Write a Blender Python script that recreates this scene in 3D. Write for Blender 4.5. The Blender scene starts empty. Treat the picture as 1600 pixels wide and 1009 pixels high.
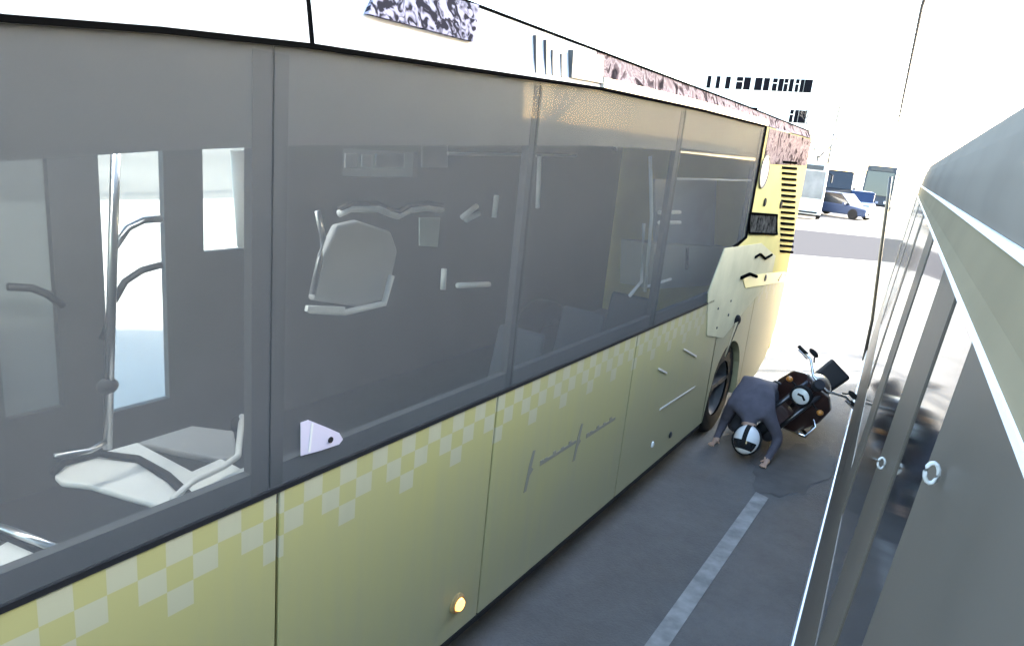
import bpy, bmesh, math, random
from mathutils import Vector, Matrix
R = math.radians
sc = bpy.context.scene
C = sc.collection
random.seed(4)

# ------------------------------------------------------------------ camera
F = 1100.0                                   # focal length in photo pixels (photo is 1600 x 1009)
M3 = Matrix(((0.83236734, -0.21657334, 0.51015743),
             (0.54579378, 0.16037365, -0.82242899),
             (0.09630038, 0.96300378, 0.25169417)))
cd = bpy.data.cameras.new('camera'); cam = bpy.data.objects.new('camera', cd); C.objects.link(cam)
cam.matrix_world = M3.to_4x4()
cd.sensor_width = 36.0; cd.lens = 36.0 * F / 1600.0
cd.clip_start = 0.02; cd.clip_end = 3000
sc.camera = cam

# ------------------------------------------------------------------ light
SUN_EL, SUN_AZ = R(13), R(40)                # azimuth from +Y towards +X
w = bpy.data.worlds.new('World'); sc.world = w; w.use_nodes = True
nt = w.node_tree; bg = nt.nodes['Background']
sky = nt.nodes.new('ShaderNodeTexSky'); sky.sky_type = 'NISHITA'; sky.sun_disc = False
sky.sun_elevation = SUN_EL; sky.sun_rotation = SUN_AZ; sky.dust_density = 1.6; sky.air_density = 1.0
nt.links.new(sky.outputs[0], bg.inputs[0]); bg.inputs[1].default_value = 0.14
sd = bpy.data.lights.new('sun', 'SUN'); sd.energy = 5.0; sd.angle = R(0.5); sd.color = (1.0, 0.95, 0.86)
so = bpy.data.objects.new('sun', sd); C.objects.link(so)
sdir = Vector((math.sin(SUN_AZ) * math.cos(SUN_EL), math.cos(SUN_AZ) * math.cos(SUN_EL), math.sin(SUN_EL)))
so.rotation_euler = sdir.to_track_quat('Z', 'Y').to_euler()
sc.view_settings.view_transform = 'Standard'; sc.view_settings.look = 'None'
sc.view_settings.gamma = 1.0; sc.view_settings.exposure = 4.15

# ------------------------------------------------------------------ helpers
G = -2.85                                    # ground level, camera at the origin
XS, XF = -1.8, -4.28                         # near and far side of the neighbouring bus

def ray(px, py):
    return M3 @ Vector((px - 800, -(py - 504.5), -F))
def onx(px, py, X):
    d = ray(px, py); return d * (X / d.x)
def onz(px, py, Z):
    d = ray(px, py); return d * (Z / d.z)
def ony(px, py, Y):
    d = ray(px, py); return d * (Y / d.y)

MATS = {}
def mat(name, col, rough=0.5, metal=0.0, spec=0.5, noise=0.0, nscale=6.0, bump=0.0, bscale=40.0, coat=0.0, emit=None, dirt=None):
    if name in MATS: return MATS[name]
    m = bpy.data.materials.new(name); m.use_nodes = True
    n = m.node_tree; b = n.nodes['Principled BSDF']
    b.inputs['Base Color'].default_value = (*col, 1); b.inputs['Roughness'].default_value = rough
    b.inputs['Metallic'].default_value = metal; b.inputs['Specular IOR Level'].default_value = spec
    b.inputs['Coat Weight'].default_value = coat; b.inputs['Coat Roughness'].default_value = 0.08
    tc = n.nodes.new('ShaderNodeTexCoord')
    if noise:
        t = n.nodes.new('ShaderNodeTexNoise'); t.inputs['Scale'].default_value = nscale; t.inputs['Detail'].default_value = 5
        n.links.new(tc.outputs['Object'], t.inputs['Vector'])
        r = n.nodes.new('ShaderNodeMapRange'); r.inputs[1].default_value = 0.3; r.inputs[2].default_value = 0.7
        n.links.new(t.outputs[0], r.inputs[0])
        mx = n.nodes.new('ShaderNodeMix'); mx.data_type = 'RGBA'
        d = dirt or tuple(c * (1 - noise) for c in col)
        mx.inputs[6].default_value = (*d, 1); mx.inputs[7].default_value = (*[min(1, c * (1 + noise * .4)) for c in col], 1)
        n.links.new(r.outputs[0], mx.inputs[0]); n.links.new(mx.outputs[2], b.inputs['Base Color'])
        r2 = n.nodes.new('ShaderNodeMapRange'); r2.inputs[3].default_value = max(0.02, rough - .08); r2.inputs[4].default_value = rough + .1
        n.links.new(t.outputs[0], r2.inputs[0]); n.links.new(r2.outputs[0], b.inputs['Roughness'])
    if bump:
        t = n.nodes.new('ShaderNodeTexNoise'); t.inputs['Scale'].default_value = bscale; t.inputs['Detail'].default_value = 6
        n.links.new(tc.outputs['Object'], t.inputs['Vector'])
        bp = n.nodes.new('ShaderNodeBump'); bp.inputs['Strength'].default_value = bump; bp.inputs['Distance'].default_value = 0.01
        n.links.new(t.outputs[0], bp.inputs['Height']); n.links.new(bp.outputs[0], b.inputs['Normal'])
    if emit:
        b.inputs['Emission Color'].default_value = (*emit[0], 1); b.inputs['Emission Strength'].default_value = emit[1]
    MATS[name] = m
    return m

def glass(name, tint, haze_col, amount, rough=0.03, ior=1.025):
    """tinted pane with painted reflection haze: transparent + diffuse grey + mirror gloss by fresnel"""
    m = bpy.data.materials.new(name); m.use_nodes = True; n = m.node_tree
    for x in list(n.nodes): n.nodes.remove(x)
    out = n.nodes.new('ShaderNodeOutputMaterial'); tr = n.nodes.new('ShaderNodeBsdfTransparent'); tr.inputs[0].default_value = (*tint, 1)
    df = n.nodes.new('ShaderNodeBsdfDiffuse'); df.inputs[0].default_value = (*haze_col, 1)  # grey haze of reflections, put into a diffuse layer
    gl = n.nodes.new('ShaderNodeBsdfGlossy'); gl.inputs['Roughness'].default_value = rough
    fr = n.nodes.new('ShaderNodeFresnel'); fr.inputs[0].default_value = ior
    tc = n.nodes.new('ShaderNodeTexCoord'); mp = n.nodes.new('ShaderNodeMapping'); mp.inputs['Scale'].default_value = (1, .35, 1.0)
    t = n.nodes.new('ShaderNodeTexNoise'); t.inputs['Scale'].default_value = 1.6; t.inputs['Detail'].default_value = 4
    n.links.new(tc.outputs['Object'], mp.inputs[0]); n.links.new(mp.outputs[0], t.inputs['Vector'])
    r = n.nodes.new('ShaderNodeMapRange'); r.inputs[1].default_value = 0.3; r.inputs[2].default_value = 0.7
    r.inputs[3].default_value = amount - .05; r.inputs[4].default_value = amount + .06
    n.links.new(t.outputs[0], r.inputs[0])
    a = n.nodes.new('ShaderNodeMixShader'); b = n.nodes.new('ShaderNodeMixShader')
    n.links.new(r.outputs[0], a.inputs[0]); n.links.new(tr.outputs[0], a.inputs[1]); n.links.new(df.outputs[0], a.inputs[2])
    b.inputs[0].default_value = .002; n.links.new(a.outputs[0], b.inputs[1]); n.links.new(gl.outputs[0], b.inputs[2])
    n.links.new(b.outputs[0], out.inputs[0])
    MATS[name] = m
    return m

class MB:
    def __init__(s): s.bm = bmesh.new()
    def poly(s, pts):
        s.bm.faces.new([s.bm.verts.new(p) for p in pts]); return s
    def box(s, x0, x1, y0, y1, z0, z1):
        v = [s.bm.verts.new((x, y, z)) for x in (x0, x1) for y in (y0, y1) for z in (z0, z1)]
        for f in ((0,1,3,2),(4,6,7,5),(0,4,5,1),(2,3,7,6),(0,2,6,4),(1,5,7,3)): s.bm.faces.new([v[i] for i in f])
        return s
    def slab(s, pts, off):
        """prism: polygon pts extruded by the vector off"""
        o = Vector(off); a = [s.bm.verts.new(p) for p in pts]; b = [s.bm.verts.new(Vector(p) + o) for p in pts]
        n = len(pts); s.bm.faces.new(a); s.bm.faces.new(b[::-1])
        for i in range(n): s.bm.faces.new((a[i], b[i], b[(i+1) % n], a[(i+1) % n]))
        return s
    def tube(s, pts, r, n=8, closed=False):
        pts = [Vector(p) for p in pts]; rings = []
        rs = r if isinstance(r, (list, tuple)) else [r] * len(pts)
        for i, p in enumerate(pts):
            if closed: t = pts[(i+1) % len(pts)] - pts[i-1]
            else: t = pts[min(i+1, len(pts)-1)] - pts[max(i-1, 0)]
            t.normalize(); u = t.cross(Vector((0, 0, 1)))
            if u.length < .05: u = t.cross(Vector((1, 0, 0)))
            u.normalize(); v = t.cross(u)
            rings.append([s.bm.verts.new(p + (u * math.cos(2*math.pi*k/n) + v * math.sin(2*math.pi*k/n)) * rs[i]) for k in range(n)])
        m = len(rings)
        for i in range(m if closed else m - 1):
            a, b = rings[i], rings[(i+1) % m]
            for k in range(n): s.bm.faces.new((a[k], a[(k+1) % n], b[(k+1) % n], b[k]))
        if not closed: s.bm.faces.new(rings[0][::-1]); s.bm.faces.new(rings[-1])
        return s
    def lathe(s, prof, center, axis, n=24, close=False):
        """prof = [(radius, offset along axis)]"""
        c = Vector(center); ax = Vector(axis).normalized(); u = ax.orthogonal().normalized(); v = ax.cross(u); rings = []
        for r_, h in prof:
            rings.append([s.bm.verts.new(c + ax*h + (u*math.cos(2*math.pi*k/n) + v*math.sin(2*math.pi*k/n))*max(r_, 1e-4)) for k in range(n)])
        m = len(rings)
        for i in range(m if close else m-1):
            a, b = rings[i], rings[(i+1) % m]
            for k in range(n): s.bm.faces.new((a[k], a[(k+1) % n], b[(k+1) % n], b[k]))
        return s
    def ball(s, c, rx, ry, rz, rot=None, seg=16):
        r_ = bmesh.ops.create_uvsphere(s.bm, u_segments=seg, v_segments=seg//2+2, radius=1)
        m = Matrix.Translation(c) @ (rot.to_4x4() if rot else Matrix.Identity(4)) @ Matrix.Diagonal((rx, ry, rz, 1))
        bmesh.ops.transform(s.bm, matrix=m, verts=r_['verts']); return s
    def build(s, name, m, parent=None, smooth=False, bevel=0.0, label=None, kind=None, mods=None):
        bmesh.ops.recalc_face_normals(s.bm, faces=s.bm.faces)
        me = bpy.data.meshes.new(name); s.bm.to_mesh(me); s.bm.free()
        if isinstance(m, (list, tuple)):
            for q in m: me.materials.append(q)
        else: me.materials.append(m)
        o = bpy.data.objects.new(name, me); C.objects.link(o)
        if parent:
            o.parent = parent; 
            p = parent; mw = Matrix.Identity(4)
            while p: mw = p.matrix_basis @ mw if p.parent is None else p.matrix_basis @ mw; p = p.parent
            o['_w'] = 1
            me.transform(mw.inverted())
            del o['_w']
        if smooth:
            for p in me.polygons: p.use_smooth = True
        if bevel:
            b = o.modifiers.new('bevel', 'BEVEL'); b.width = bevel; b.segments = 2; b.limit_method = 'ANGLE'
        if label: o['label'] = label
        if kind: o['kind'] = kind
        return o

def thing(name, label, cat, loc=(0,0,0), rz=0, group=None):
    o = bpy.data.objects.new(name, None); C.objects.link(o); o.location = loc; o.rotation_euler = (0, 0, rz)
    o.matrix_basis = Matrix.Translation(loc) @ Matrix.Rotation(rz, 4, 'Z')
    o['label'] = label; o['category'] = cat
    if group: o['group'] = group
    o.empty_display_size = .2
    return o
def tag(o, label=None, cat=None, group=None, kind=None):
    if label: o['label'] = label
    if cat: o['category'] = cat
    if group: o['group'] = group
    if kind: o['kind'] = kind
    return o

# ------------------------------------------------------------------ materials
asph = mat('asphalt', (.122, .116, .113), .8, spec=.3, noise=.42, nscale=1.1, bump=.9, bscale=70)
for q_ in asph.node_tree.nodes:
    if q_.type == 'TEX_NOISE' and abs(q_.inputs['Scale'].default_value - 1.1) < .01: q_.inputs['Detail'].default_value = 14; q_.inputs['Roughness'].default_value = .78
asph2 = mat('asphalt_patch', (.04, .042, .05), .8, noise=.2, nscale=2, bump=.4, bscale=60)
concrete = mat('concrete', (.34, .33, .31), .85, noise=.2, nscale=.8, bump=.3)
stripe_m = mat('worn_paint', (.27, .262, .25), .8, noise=.35, nscale=9, dirt=(.165, .16, .155))
black = mat('black_rubber', (.012, .012, .013), .8, spec=.2)
dark = mat('dark_plastic', (.035, .036, .038), .45)
interior = mat('bus_interior_grey', (.085, .09, .092), .7, noise=.15, nscale=2)
floor_m = mat('bus_floor', (.04, .04, .042), .7)
steel = mat('brushed_steel', (.65, .65, .66), .28, metal=1)
seat_w = mat('pale_seat_plastic', (.88, .88, .83), .4)
seat_g = mat('grey_seat_plastic', (.42, .42, .41), .5)
seat_d = mat('dark_seat_fabric', (.05, .06, .07), .8)
chrome = mat('chrome', (.85, .85, .86), .12, metal=1)
wht = mat('white_paint', (.70, .67, .61), .35, noise=.06, nscale=2, coat=.3)
cove_m = mat('white_roof_paint', (.76, .76, .77), .5, noise=.08, nscale=1.2)
pale_y = mat('sunlit_pale_yellow', (.60, .53, .22), .8, spec=.02, noise=.1, nscale=2.5)
lens_or = mat('orange_lens', (.85, .28, .04), .25, emit=((1, .45, .1), .3))
lens_w = mat('clear_lens', (.8, .8, .78), .15)
rim_m = mat('wheel_rim', (.09, .09, .09), .6)
own_grey = mat('grey_bus_paint', (.105, .09, .074), .4, spec=.2, noise=.25, nscale=1.4)
own_top = mat('silver_bus_paint', (.20, .17, .138), .95, spec=0.0, noise=.08, nscale=1.5)
own_beige = mat('beige_bus_paint', (.20, .16, .10), .9, spec=0.02, noise=.12, nscale=2)
own_trim = mat('white_trim', (.85, .85, .83), .3)
own_skirt = mat('aluminium_skirt', (.45, .50, .56), .35, metal=.6)
band_glass = glass('tinted_window_glass', (.88, .90, .90), (.165, .168, .168), .32)
pale_glass = glass('misty_glass', (.32, .35, .35), (.34, .36, .36), .5, .2)
clear_glass = glass('clear_glass', (.8, .82, .82), (.3, .3, .3), .06)
dark_gl = mat('dark_glass', (.015, .017, .02), .1, spec=.5)
own_gl = mat('black_side_glass', (.018, .02, .021), .07, spec=.6)

def livery():
    m = bpy.data.materials.new('yellow_livery'); m.use_nodes = True; n = m.node_tree; b = n.nodes['Principled BSDF']
    L = n.links.new
    tc = n.nodes.new('ShaderNodeTexCoord'); sp = n.nodes.new('ShaderNodeSeparateXYZ'); geo = n.nodes.new('ShaderNodeNewGeometry'); L(geo.outputs['Position'], sp.inputs[0])
    def math_(op, a, b_=None, c=None):
        q = n.nodes.new('ShaderNodeMath'); q.operation = op
        for i, v in enumerate((a, b_, c)):
            if v is None: continue
            if isinstance(v, (int, float)): q.inputs[i].default_value = v
            else: L(v, q.inputs[i])
        return q.outputs[0]
    S = .088
    zz = math_('DIVIDE', math_('SUBTRACT', -1.262, sp.outputs['Z']), S)       # rows below the waist line
    yy = math_('DIVIDE', math_('ADD', sp.outputs['Y'], 30.0), S)
    par = math_('MODULO', math_('ADD', math_('FLOOR', zz), math_('FLOOR', yy)), 2.0)
    chk = math_('GREATER_THAN', par, 0.5)
    inband = math_('LESS_THAN', zz, 3.0)
    odd = math_('GREATER_THAN', math_('MODULO', math_('FLOOR', math_('DIVIDE', yy, 2.0)), 2.0), .5)
    third = math_('MULTIPLY', math_('GREATER_THAN', zz, 2.0), odd)
    inband = math_('SUBTRACT', inband, third)
    mask = math_('MULTIPLY', chk, inband)
    t = n.nodes.new('ShaderNodeTexNoise'); t.inputs['Scale'].default_value = 1.7; t.inputs['Detail'].default_value = 6; L(tc.outputs['Object'], t.inputs['Vector'])
    # road dirt: heaviest towards the skirt and the rear wheel, broken by noise
    up = n.nodes.new('ShaderNodeMapRange'); up.inputs[1].default_value = -1.45; up.inputs[2].default_value = -2.6; L(sp.outputs['Z'], up.inputs[0])
    re = n.nodes.new('ShaderNodeMapRange'); re.inputs[1].default_value = 1.5; re.inputs[2].default_value = 7.5; re.inputs[4].default_value = .75; L(sp.outputs['Y'], re.inputs[0])
    d = math_('ADD', math_('MULTIPLY', up.outputs[0], .75), re.outputs[0])
    d = math_('ADD', d, math_('MULTIPLY', math_('SUBTRACT', t.outputs[0], .5), .7))
    mp = n.nodes.new('ShaderNodeMapping'); mp.inputs['Scale'].default_value = (1, 16, 1.6); L(geo.outputs['Position'], mp.inputs[0])
    st = n.nodes.new('ShaderNodeTexNoise'); st.inputs['Scale'].default_value = 1.0; st.inputs['Detail'].default_value = 5; L(mp.outputs[0], st.inputs['Vector'])
    d = math_('ADD', d, math_('MULTIPLY', math_('SUBTRACT', st.outputs[0], .5), .55))      # rain streaks in the dirt
    dc = n.nodes.new('ShaderNodeClamp'); dc.inputs[2].default_value = .92; L(d, dc.inputs[0])
    m1 = n.nodes.new('ShaderNodeMix'); m1.data_type = 'RGBA'; m1.inputs[6].default_value = (.43, .385, .155, 1); m1.inputs[7].default_value = (.50, .48, .43, 1)
    L(math_('MULTIPLY', mask, .42), m1.inputs[0])
    m2 = n.nodes.new('ShaderNodeMix'); m2.data_type = 'RGBA'; m2.inputs[7].default_value = (.33, .31, .21, 1); L(m1.outputs[2], m2.inputs[6]); L(math_('MULTIPLY', dc.outputs[0], .85), m2.inputs[0])
    L(m2.outputs[2], b.inputs['Base Color']); b.inputs['Roughness'].default_value = .5; b.inputs['Specular IOR Level'].default_value = .2
    return m
livery_m = livery()

def mottled():
    m = bpy.data.materials.new('mottled_roof_panel'); m.use_nodes = True; n = m.node_tree; b = n.nodes['Principled BSDF']; L = n.links.new
    tc = n.nodes.new('ShaderNodeTexCoord'); t = n.nodes.new('ShaderNodeTexNoise'); t.inputs['Scale'].default_value = 5.0; t.inputs['Detail'].default_value = 3; t.inputs['Distortion'].default_value = 2.2
    L(tc.outputs['Object'], t.inputs['Vector'])
    cr = n.nodes.new('ShaderNodeValToRGB'); e = cr.color_ramp.elements
    e[0].position = .34; e[0].color = (.03, .025, .027, 1); e[1].position = .62; e[1].color = (.34, .27, .26, 1)
    q = e.new(.44); q.color = (.15, .11, .11, 1); q = e.new(.5); q.color = (.40, .33, .32, 1); q = e.new(.55); q.color = (.21, .155, .155, 1)
    L(t.outputs[0], cr.inputs[0]); L(cr.outputs[0], b.inputs['Base Color']); b.inputs['Roughness'].default_value = 1; b.inputs['Specular IOR Level'].default_value = 0
    return m
mott_m = mottled()

# ------------------------------------------------------------------ ground
MB().poly([(-600, -300, G), (600, -300, G), (600, 1200, G), (-600, 1200, G)]).build('ground', mat('dry_verge', (.30, .29, .26), .9, noise=.2, nscale=.1), kind='structure')
MB().poly([(-11.5, -60, G+.004), (9.5, -60, G+.004), (9.5, 300, G+.004), (-16.5, 300, G+.004)]).build('road', asph, kind='structure')
MB().box(-20, -5.0, -60, 24, G-.02, G+.13)  .build('pavement', mat('pale_paving', (.80, .75, .66), .8, noise=.1, nscale=1), kind='structure')
MB().box(9.5, 16, -60, 120, G-.02, G+.13).build('sidewalk', concrete, kind='structure')

# lane dashes
stripe_proto = MB().poly([(-1.07, -.1, G+.009), (-.955, -.1, G+.009), (-.955, 6.12, G+.009), (-1.075, 6.16, G+.009)]).build('lane_marking', stripe_m, kind='structure')
for y in (15, 27, 39):
    c = stripe_proto.copy(); c.location = (0, y, 0); C.objects.link(c)

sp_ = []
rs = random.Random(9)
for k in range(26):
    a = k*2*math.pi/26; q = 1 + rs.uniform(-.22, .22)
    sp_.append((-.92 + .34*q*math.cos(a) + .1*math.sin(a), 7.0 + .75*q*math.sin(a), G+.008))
MB().poly(sp_).build('painted_shade', mat('shade_on_asphalt', (.095, .091, .09), .7, spec=.2, noise=.3, nscale=5), kind='structure')  # shade below the motorcycle, painted on the road as a dark blotch
# ================================================================== the neighbouring yellow bus
bus = thing('city_bus', 'dirty yellow city bus with chequered waist band and long dark windows, filling the left side', 'bus', (-3.04, 3.5, G))
Y0, Y1, YR = -2.4, 7.08, 9.3
WZ, SK = -1.262, -2.55
top_line = [(-2.4, .14), (.0, .12), (.74, .144), (1.09, .18), (1.57, .216), (2.38, .252), (3.57, .306), (5.2, .335), (Y1, .345)]
roof_line = [(-2.4, .52), (1.0, .51), (2.4, .505), (4.1, .49), (6.5, .47), (YR, .43)]

# lower body panels, split at the seams
seams = [Y0, 1.478, 2.84, 4.62, 6.66]
for i in range(4):
    a, b = seams[i] + .007, seams[i+1] - .007
    MB().slab([(XS, a, SK), (XS, b, SK), (XS, b, WZ), (XS, a, WZ)], (-.03, 0, 0)).build('lower_panel', livery_m, bus, bevel=.004)
# wheel arch panel
cy, cz, ra = 7.28, G + .5, .53
pts = [(XS, 6.674, SK)]
pts = []
for k in range(13):
    a = math.pi - math.pi * k / 12
    yy, zz_ = cy + ra * math.cos(a), cz + ra * math.sin(a)
    pts.append((XS, max(yy, 6.68), max(zz_, SK)))
arch = [(XS, 6.674, WZ - .3), (XS, 6.674, WZ)] 
bmx = MB()
xs = [6.674 + (7.93 - 6.674) * k / 16 for k in range(17)]
def archz(y):
    q = ra*ra - (y-cy)**2
    return max(SK, cz + math.sqrt(q)) if q > 0 else SK
for a, b in zip(xs[:-1], xs[1:]):
    bmx.poly([(XS, a, archz(a)), (XS, b, archz(b)), (XS, b, WZ - .04), (XS, a, WZ - .04)])
    bmx.poly([(XS, a, archz(a)), (XS, b, archz(b)), (XS-.35, b, archz(b)), (XS-.35, a, archz(a))])
bmx.build('wheel_arch', livery_m, bus)
# rear overhang with swept lower corner
MB().slab([(XS, 7.94, SK), (XS, 8.75, SK+.03), (XS, 9.1, SK+.18), (XS, 9.36, SK+.55), (XS, 9.42, -1.5), (XS, 9.40, WZ-.04), (XS, 7.94, WZ-.04)], (-.03, 0, 0)).build('rear_panel', livery_m, bus, bevel=.01)
# underbody and rear wall
MB().box(XF+.05, XS-.34, Y0, 9.2, -2.62, -2.5).build('chassis', dark, bus)
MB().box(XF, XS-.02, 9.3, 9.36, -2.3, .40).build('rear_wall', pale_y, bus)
MB().box(XF, XS-.01, Y0-.06, Y0, SK, -1.5).build('front_wall', livery_m, bus)
MB().box(XF, XS-.01, Y0-.06, Y0, .0, .4).build('front_wall', wht, bus)
MB().box(XF+.06, XS-.06, Y0-.04, Y0-.03, -1.5, .0).build('windscreen', clear_glass, bus)
matte = mat('matte_black', (.004, .004, .004), 1.0, spec=0.0)

MB().box(XS-.02, XS+.004, Y0, 6.6, SK-.035, SK-.002).build('skirt_trim', black, bus)
# wheel
wh = MB().lathe([(.30, .0), (.47, .0), (.50, -.05), (.50, -.24), (.46, -.28), (.30, -.28)], (XS-.05, cy, G+.5), (1, 0, 0), 32).build('wheel', black, bus, smooth=True)
MB().lathe([(.0, -.08), (.09, -.07), (.10, -.10), (.22, -.14), (.26, -.05), (.30, -.02)], (XS-.05, cy, G+.5), (1, 0, 0), 32).build('rim', rim_m, wh, smooth=True)
wf = MB().lathe([(.30, .0), (.47, .0), (.50, -.05), (.50, -.24), (.46, -.28), (.30, -.28)], (XF+.33, cy, G+.5), (1, 0, 0), 24).build('wheel', black, bus, smooth=True)

# waist trim: black rubber line
MB().box(XS-.01, XS+.006, Y0, 6.36, WZ+.002, WZ+.02).build('waist_trim', black, bus)

# window band: hazy tinted panes, each a part
def tz(y, line=top_line):
    for (a, za), (b, zb) in zip(line[:-1], line[1:]):
        if a <= y <= b: return za + (zb - za) * (y - a) / (b - a)
    return line[-1][1] if y > line[-1][0] else line[0][1]
divs = [Y0, .2, 1.44, 2.95, 4.9]
def band_top(a, b):
    ys = [a] + [y for y, _ in top_line if a < y < b] + [b]
    return [(y, tz(y)) for y in ys]
for a, b in zip(divs[:-1], divs[1:]):
    pts = [(XS, a+.004, WZ+.02), (XS, b-.004, WZ+.02)] + [(XS, y, z-.012) for y, z in reversed(band_top(a+.004, b-.004))]
    MB().slab(pts, (-.008, 0, 0)).build('window', band_glass, bus)
MB().slab([(XS, 4.904, WZ+.02), (XS, 6.34, WZ+.02), (XS, 6.62, -.78), (XS, 7.05, -.70), (XS, 7.05, .33), (XS, 5.2, .322), (XS, 4.904, tz(4.904)-.012)], (-.008, 0, 0)).build('window', band_glass, bus)
# black printed borders behind the glass (pillars and header)
for y, wd in ((-2.4, .06), (.2, .12), (1.44, .13), (2.95, .07), (4.9, .1), (7.0, .05)):
    MB().box(XS-.05, XS-.012, y-wd/2, y+wd/2, WZ, tz(y)-.03).build('pillar', mat('pillar_black', (.045, .047, .05), .7), bus)
bmx = MB()
for a, b in zip(top_line[:-1], top_line[1:]):
    bmx.poly([(XS-.014, a[0], a[1]-.30), (XS-.014, b[0], b[1]-.30), (XS-.014, b[0], b[1]), (XS-.014, a[0], a[1])])
bmx.build('header_panel', mat('header_grey', (.14, .14, .14), .6, noise=.15, nscale=1.2), bus)
MB().box(XS-.05, XS-.014, Y0, 6.3, WZ-.05, WZ+.10).build('sill', interior, bus)
# black gutter line over the windows and white frame at the band's end
def strip(pts, h, x0, x1):
    m = MB()
    for a, b in zip(pts[:-1], pts[1:]):
        m.slab([(x0, a[0], a[1]), (x0, b[0], b[1]), (x0, b[0], b[1]+h), (x0, a[0], a[1]+h)], (x1-x0, 0, 0))
    return m
strip([(y, z-.010) for y, z in top_line], .016, XS-.01, XS+.012).build('gutter', matte, bus)
MB().slab([(XS+.003, 7.08, .33), (XS+.003, 7.13, .34), (XS+.003, 7.13, -.72), (XS+.003, 6.68, -.82), (XS+.003, 6.40, -1.27), (XS+.003, 6.36, -1.27), (XS+.003, 6.64, -.79), (XS+.003, 7.08, -.71)], (-.02, 0, 0)).build('window_frame', matte, bus)

# roof cove: white painted panels, seam at 1.57
def cove(a, b, name='roof_panel', m=cove_m, x=XS):
    ys = sorted(set([a, b] + [y for y, _ in top_line + roof_line if a < y < b]))
    mb = MB()
    for p, q in zip(ys[:-1], ys[1:]):
        mb.poly([(x, p, tz(p)+.006), (x, q, tz(q)+.006), (x-.05, q, tz(q, roof_line)), (x-.05, p, tz(p, roof_line))])
        for x0_, x1_ in ((x-.05, -2.2), (-2.2, -3.75), (-3.75, XF+.05)):      # opening added for interior light, between y = .5 and 2.6
            if x0_ == -2.2 and p >= .3 and q <= 2.7: continue
            mb.poly([(x0_, p, tz(p, roof_line)), (x0_, q, tz(q, roof_line)), (x1_, q, tz(q, roof_line)), (x1_, p, tz(p, roof_line))])
    return mb.build(name, m, bus)
cove(Y0, 1.572); cove(1.592, 3.55)
MB().box(-3.75, -2.2, .6, 2.4, .53, .54).build('added_skylight', clear_glass, bus)  # unseen roof opening, added to brighten the seats
strip([(1.572, .30), (1.592, .30)], .001, XS-.05, XS-.04)
MB().slab([(XS-.004, 1.57, .22), (XS-.004, 1.594, .22), (XS-.054, 1.594, .52), (XS-.054, 1.57, .52)], (-.02, 0, 0)).build('panel_seam', matte, bus)
cove(3.55, YR, 'roof_panel', mott_m)
# roof top edge, black line
strip([(y, z-.004) for y, z in roof_line], .012, XS-.075, XS-.045).build('roof_edge', matte, bus)
# white strip under the mottled part
strip([(y, z+.006) for y, z in top_line if y >= 3.5], .05, XS-.012, XS+.014).build('cantrail', wht, bus)
# roof grille, a speckled dark mesh panel
gp = [onx(572, 22, XS-.012), onx(738, 66, XS-.012), onx(745, 8, XS-.05), onx(590, -30, XS-.05)]
gm = bpy.data.materials.new('speckled_mesh'); gm.use_nodes = True
n = gm.node_tree; n.nodes['Principled BSDF'].inputs['Specular IOR Level'].default_value = 0; tcn = n.nodes.new('ShaderNodeTexCoord'); vo = n.nodes.new('ShaderNodeTexNoise'); vo.inputs['Scale'].default_value = 22; vo.inputs['Detail'].default_value = 1; vo.inputs['Distortion'].default_value = 1.5
crn = n.nodes.new('ShaderNodeValToRGB'); crn.color_ramp.elements[0].position = .42; crn.color_ramp.elements[0].color = (.03, .028, .035, 1); crn.color_ramp.elements[1].position = .58; crn.color_ramp.elements[1].color = (.34, .32, .40, 1)
n.links.new(tcn.outputs['Object'], vo.inputs['Vector']); n.links.new(vo.outputs[0], crn.inputs[0]); n.links.new(crn.outputs[0], n.nodes['Principled BSDF'].inputs['Base Color'])
MB().slab([p + Vector((.012, 0, 0)) for p in gp], (-.03, 0, 0)).build('roof_grille', gm, bus)
# roof vents near the middle
def cquad(x0, y0, x1, y1, X=XS-.015, dx=.02):
    return [onx(x0, y1, X), onx(x1, y1 + (x1-x0)*.2, X), onx(x1, y0 + (x1-x0)*.2, X), onx(x0, y0, X)]
vent = MB().slab([onx(885, 121, XS-.02), onx(934, 130, XS-.02), onx(936, 88, XS-.04), onx(888, 78, XS-.04)], (.03, 0, 0)).build('roof_hatch', mat('pale_hatch', (.055, .06, .06), .4, noise=.2, nscale=8), bus)
for x0, x1, yt, yb in ((832, 836, 55, 114), (848, 851, 62, 117), (858, 861, 78, 118), (872, 880, 84, 121)):
    MB().slab([onx(x0, yb, XS-.02), onx(x1, yb+1, XS-.02), onx(x1, yt, XS-.045), onx(x0, yt, XS-.045)], (.02, 0, 0)).build('roof_bracket', dark, bus)

# rear side body: sunlight put into a paler yellow
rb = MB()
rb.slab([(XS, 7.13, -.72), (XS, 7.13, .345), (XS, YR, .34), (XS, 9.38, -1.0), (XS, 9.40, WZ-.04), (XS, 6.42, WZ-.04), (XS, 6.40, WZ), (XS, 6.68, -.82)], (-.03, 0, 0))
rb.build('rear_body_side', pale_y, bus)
MB().slab([onx(1107, 458, XS+.006), onx(1105, 524, XS+.006), onx(1130, 528, XS+.006), onx(1168, 480, XS+.006), onx(1205, 436, XS+.006), onx(1212, 400, XS+.006), onx(1190, 380, XS+.006), onx(1133, 388, XS+.006)], (-.012, 0, 0)).build('sunlit_flank_patch', mat('sunlit_cream', (.62, .57, .38), .8, spec=0, noise=.15, nscale=3), bus)  # patch of sunlight on the flank, put into a cream colour
MB().slab([(XS+.006, 7.22, .0), (XS+.006, 9.26, .03), (XS+.006, 9.26, .335), (XS+.006, 7.22, .335)], (-.01, 0, 0)).build('rear_roof_panel', mott_m, bus)
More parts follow.
